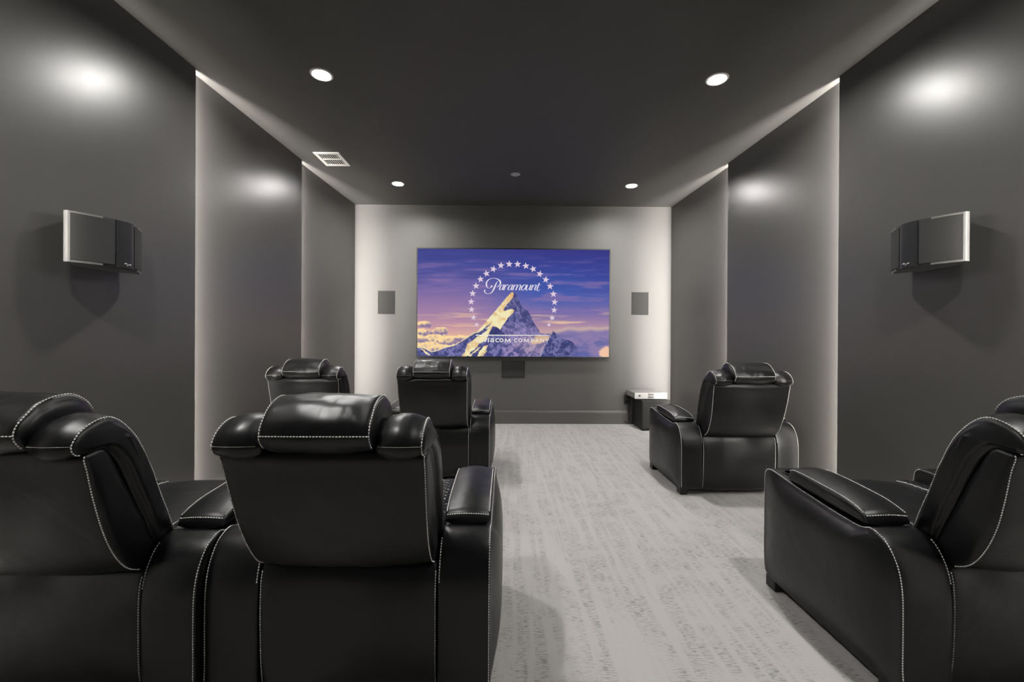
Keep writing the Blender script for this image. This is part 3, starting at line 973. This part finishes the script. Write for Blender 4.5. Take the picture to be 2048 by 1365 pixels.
def make_recliner(bulge_l=.034, bulge_r=.034, lean=0.0):
    LEAN[0] = lean
    t = thing('recliner', 'recliner', 'recliner')
    AI, AO = .289, .459
    # --- arms
    arm_pts = [(.0, .052), (-.003, .15), (-.004, .30), (.0, .39), (.018, .465), (.055, .520), (.10, .543), (.135, .545), (.165, .532), (.30, .538), (.50, .556), (.66, .577),
               (.715, .572), (.735, .545), (.740, .45), (.742, .25), (.738, .11), (.722, .062), (.66, .05), (.35, .048), (.08, .047)]
    arms = {sg_: Pillow(arm_pts, AI, AO, n=120, r=.010, b0=.003, b1=bl, crown=.003, ctr=(.36, .32), nst=8, soft=.002, sscale=6)
            for sg_, bl in ((1, bulge_r), (-1, bulge_l))}
    pad_pts = [(.148, .546), (.142, .560), (.148, .574), (.165, .587), (.25, .608), (.40, .620), (.52, .624), (.556, .614), (.562, .592), (.556, .570), (.40, .558), (.25, .548)]
    pad = Pillow(pad_pts, AI + .002, AO - .004, n=72, r=.013, b0=.002, b1=.002, crown=.012, nst=8, soft=.0012)
    bar = None
    for sgn in (1, -1):
        fl = sgn < 0
        arm = arms[sgn]
        a = arm.obj('armrest', M['leather'], t, flip=fl)
        # cup well cut into the front of the arm top
        bm = bmesh.new()
        bmesh.ops.create_cone(bm, cap_ends=True, segments=28, radius1=.040, radius2=.040, depth=.12,
                              matrix=Matrix.Translation((sgn * .378, .632, .575)))
        cut = from_bm('cut', bm, M['black'])
        md = a.modifiers.new('well', 'BOOLEAN'); md.operation = 'DIFFERENCE'; md.object = cut; md.solver = 'EXACT'
        dg = bpy.context.evaluated_depsgraph_get()
        me2 = bpy.data.meshes.new_from_object(a.evaluated_get(dg))
        a.modifiers.clear()
        if len(me2.polygons) > 100: a.data = me2
        bpy.data.objects.remove(cut)
        lathe('cup_holder', [(.043, .577), (.044, .580), (.041, .581), (.0375, .577), (.0365, .53), (.033, .525)], M['black'], a, n=32, loc=(sgn * .378, .632, 0))
        lathe('cup_rim', [(.0445, .5775), (.0445, .5795), (.0425, .5795), (.0425, .5775)], M['chrome'], a, n=32, loc=(sgn * .378, .632, 0))
        stitches(a, [arm.edge(1, (.722, .085), (.0, .07)), arm.edge(-1, (.735, .50), (.70, .575)), arm.edge(-1, (.06, .53), (.0, .42))], flip=fl)
        p = pad.obj('armrest_pad', M['leather'], a, flip=fl)
        stitches(p, [pad.edge(1, (.555, .612), (.155, .580)), pad.edge(-1, (.555, .612), (.155, .580)), pad.across(.152, .578)], flip=fl)
        for fy in (.055, .690):
            boxo('foot', (min(sgn * .400, sgn * .455), max(sgn * .400, sgn * .455), fy - .036, fy + .036, 0, .056), M['black'], t, bev=.004, seg=1)
    # --- body between the arms
    boxo('frame', (-.285, .285, .07, .70, .05, .42), M['black'], t)
    rp = Pillow([(.022, .045), (.006, .14), (.0, .28), (.004, .39), (.014, .44), (.034, .466), (.058, .464), (.062, .40), (.064, .20), (.06, .048)], -.287, .287, n=64, r=.014, b0=.002, b1=.002,
                crown=.004, nst=22, soft=.009, sscale=5.5, seed=3.1)
    o = rp.obj('rear_panel', M['leather'], t)
    stitches(o, [rp.edge(-1, (.020, .448), (.020, .06)), rp.edge(1, (.020, .448), (.020, .06))])
    hem = boxo('hem', (-.28, .28, .016, .026, .040, .056), M['black'], t, bev=.003, seg=1)
    # --- seat
    seat = Pillow([(.13, .41), (.125, .47), (.16, .492), (.30, .500), (.55, .512), (.70, .512), (.752, .495), (.775, .455), (.772, .41)], -.185, .185, n=80, r=.02, b0=0, b1=0, crown=.010, nst=10, soft=.003)
    seat.obj('seat_cushion', M['leather'], t)
    def quilt(R, P, N):
        R = R.copy()
        y, x = R[..., 1], R[..., 0]
        k = .036
        a = np.abs(((y + x * 1.0) / k) % 1 - .5) * 2; b = np.abs(((y - x * 1.0) / k) % 1 - .5) * 2
        h = .0045 * np.minimum(1 - a ** 6, 1 - b ** 6)
        top = np.clip((R[..., 2] - .47) / .02, 0, 1)
        R[..., 2] += (h - .004) * top
        return R
    sb = Pillow([(.15, .41), (.15, .49), (.18, .508), (.35, .515), (.58, .520), (.70, .516), (.745, .50), (.762, .46), (.76, .41)], .190, .288, n=300, r=.016, b0=0, b1=0, crown=.004, nst=28, soft=.001, fn=quilt)
    for fl in (False, True):
        o = sb.obj('seat_bolster', M['leather'], t, flip=fl, label='diamond quilted seat side')
        stitches(o, [sb.edge(-1, (.73, .508), (.18, .508))], flip=fl)
    fr = Pillow([(.768, .08), (.80, .09), (.812, .25), (.80, .40), (.775, .42), (.765, .40)], -.283, .283, n=48, r=.02, b0=0, b1=0, crown=.008, nst=10)
    fr.obj('footrest', M['leather'], t)
    # --- back
    shell = Pillow([(.045, .462), (.004, .470), (-.040, .500), (-.078, .560), (-.112, .650), (-.138, .750), (-.154, .830), (-.162, .866), (-.145, .879), (-.10, .878), (-.055, .80), (.0, .68), (.055, .56), (.075, .48)],
                   -.279, .279, n=90, r=.013, b0=.004, b1=.004, crown=.014, nst=16, warp=flare, soft=.004, sscale=7, seed=9.2, ctr=None)
    o = shell.obj('backrest', M['leather'], t)
    stitches(o, [shell.edge(-1, (-.158, .876), (.012, .470)), shell.edge(1, (-.158, .876), (.012, .470))])
    boxo('headrest_gap_bar', (-.13, .13, -.150, -.06, .860, .892), M['gloss_black'], t, bev=.004, seg=1)  # black bar put in to draw the dark gap under the headrest
    def pucker(R, P, N):
        R = R.copy()
        q = R.reshape(-1, 3)
        return R
    bol_pts = [(.170, .475), (.145, .56), (.105, .66), (.066, .757), (.026, .85), (-.006, .905), (-.042, .945), (-.085, .969), (-.128, .965), (-.170, .942), (-.192, .914), (-.194, .894), (-.176, .876),
               (-.115, .877), (-.075, .842), (-.035, .76), (.018, .64), (.060, .54), (.095, .475)]
    bol = Pillow(bol_pts,   .150, .280, n=120, r=.016, b0=.004, b1=.014, crown=.014, ctr=(-.035, .90), nst=8, warp=flare, soft=.003, sscale=16)
    for fl in (False, True):
        o = bol.obj('back_bolster', M['leather_soft'], t, flip=fl)
        stitches(o, [bol.edge(1, (.160, .50), (-.174, .877))], flip=fl)
        j = bol.across(-.193, .910, off=.0006)
        Vv, Ff = stitch_mesh([j], pitch=.006, length=.0062, th=.0008)
        Vv = np.array(Vv)
        if fl: Vv[:, 0] *= -1
        mk('seam', Vv, Ff, M['offwhite'], o, smooth=False, kind='stuff', label='fine grey seam')
    cc = Pillow([(.175, .475), (.15, .56), (.11, .66), (.07, .757), (.03, .85), (-.01, .895), (-.07, .90), (-.075, .845), (-.035, .76), (.018, .64), (.060, .54), (.095, .475)], -.152, .152, n=60, r=.016, b0=0, b1=0, crown=.012, nst=10, warp=flare)
    cc.obj('back_cushion', M['leather_soft'], t)
    hd = Pillow([(-.150, .884), (-.186, .897), (-.206, .920), (-.208, .940), (-.192, .974), (-.155, 1.006), (-.105, 1.028), (-.055, 1.029), (-.010, 1.006), (.014, .965), (.012, .91), (-.03, .886)],
                -.149, .149, n=90, r=.018, b0=.008, b1=.008, crown=.008, nst=18, soft=.0045, sscale=18, seed=4.4, warp=flare)
    o = hd.obj('headrest', M['leather_soft'], t)
    stitches(o, [hd.across(-.208, .938), hd.edge(-1, (.010, .975), (-.186, .897)), hd.edge(1, (.010, .975), (-.186, .897))])
    return t

GR = 'black leather recliners'
SEATS = [(-.5110, 1.372, (.002, .036, .05), 'black leather recliner in the near row, right of the left pair, seen from behind'),
         (-1.4330, 1.338, (.03, .002, .015), 'black leather recliner at the lower left corner, next to the left wall'),
         (1.737, 1.360, None, 'black leather recliner at the lower right, its side facing the aisle'),
         (-.606, 3.600, None, 'black leather recliner in the front row below the screen, beside the aisle'),
         (-1.640, 3.590, None, 'black leather recliner in the front row nearest the left wall, mostly hidden'),
         (1.806, 3.275, None, 'black leather recliner in the front row on the right, near the subwoofer')]
base = None
for x, y, bul, lab in SEATS:
    if bul:
        o = make_recliner(*bul)          # the pair stands arm to arm, so the touching sides are flat
    elif base is None:
        o = base = make_recliner()
    else:
        o = copy_tree(base)
    o.location = (x, y, 0)
    o['label'] = lab; o['group'] = GR
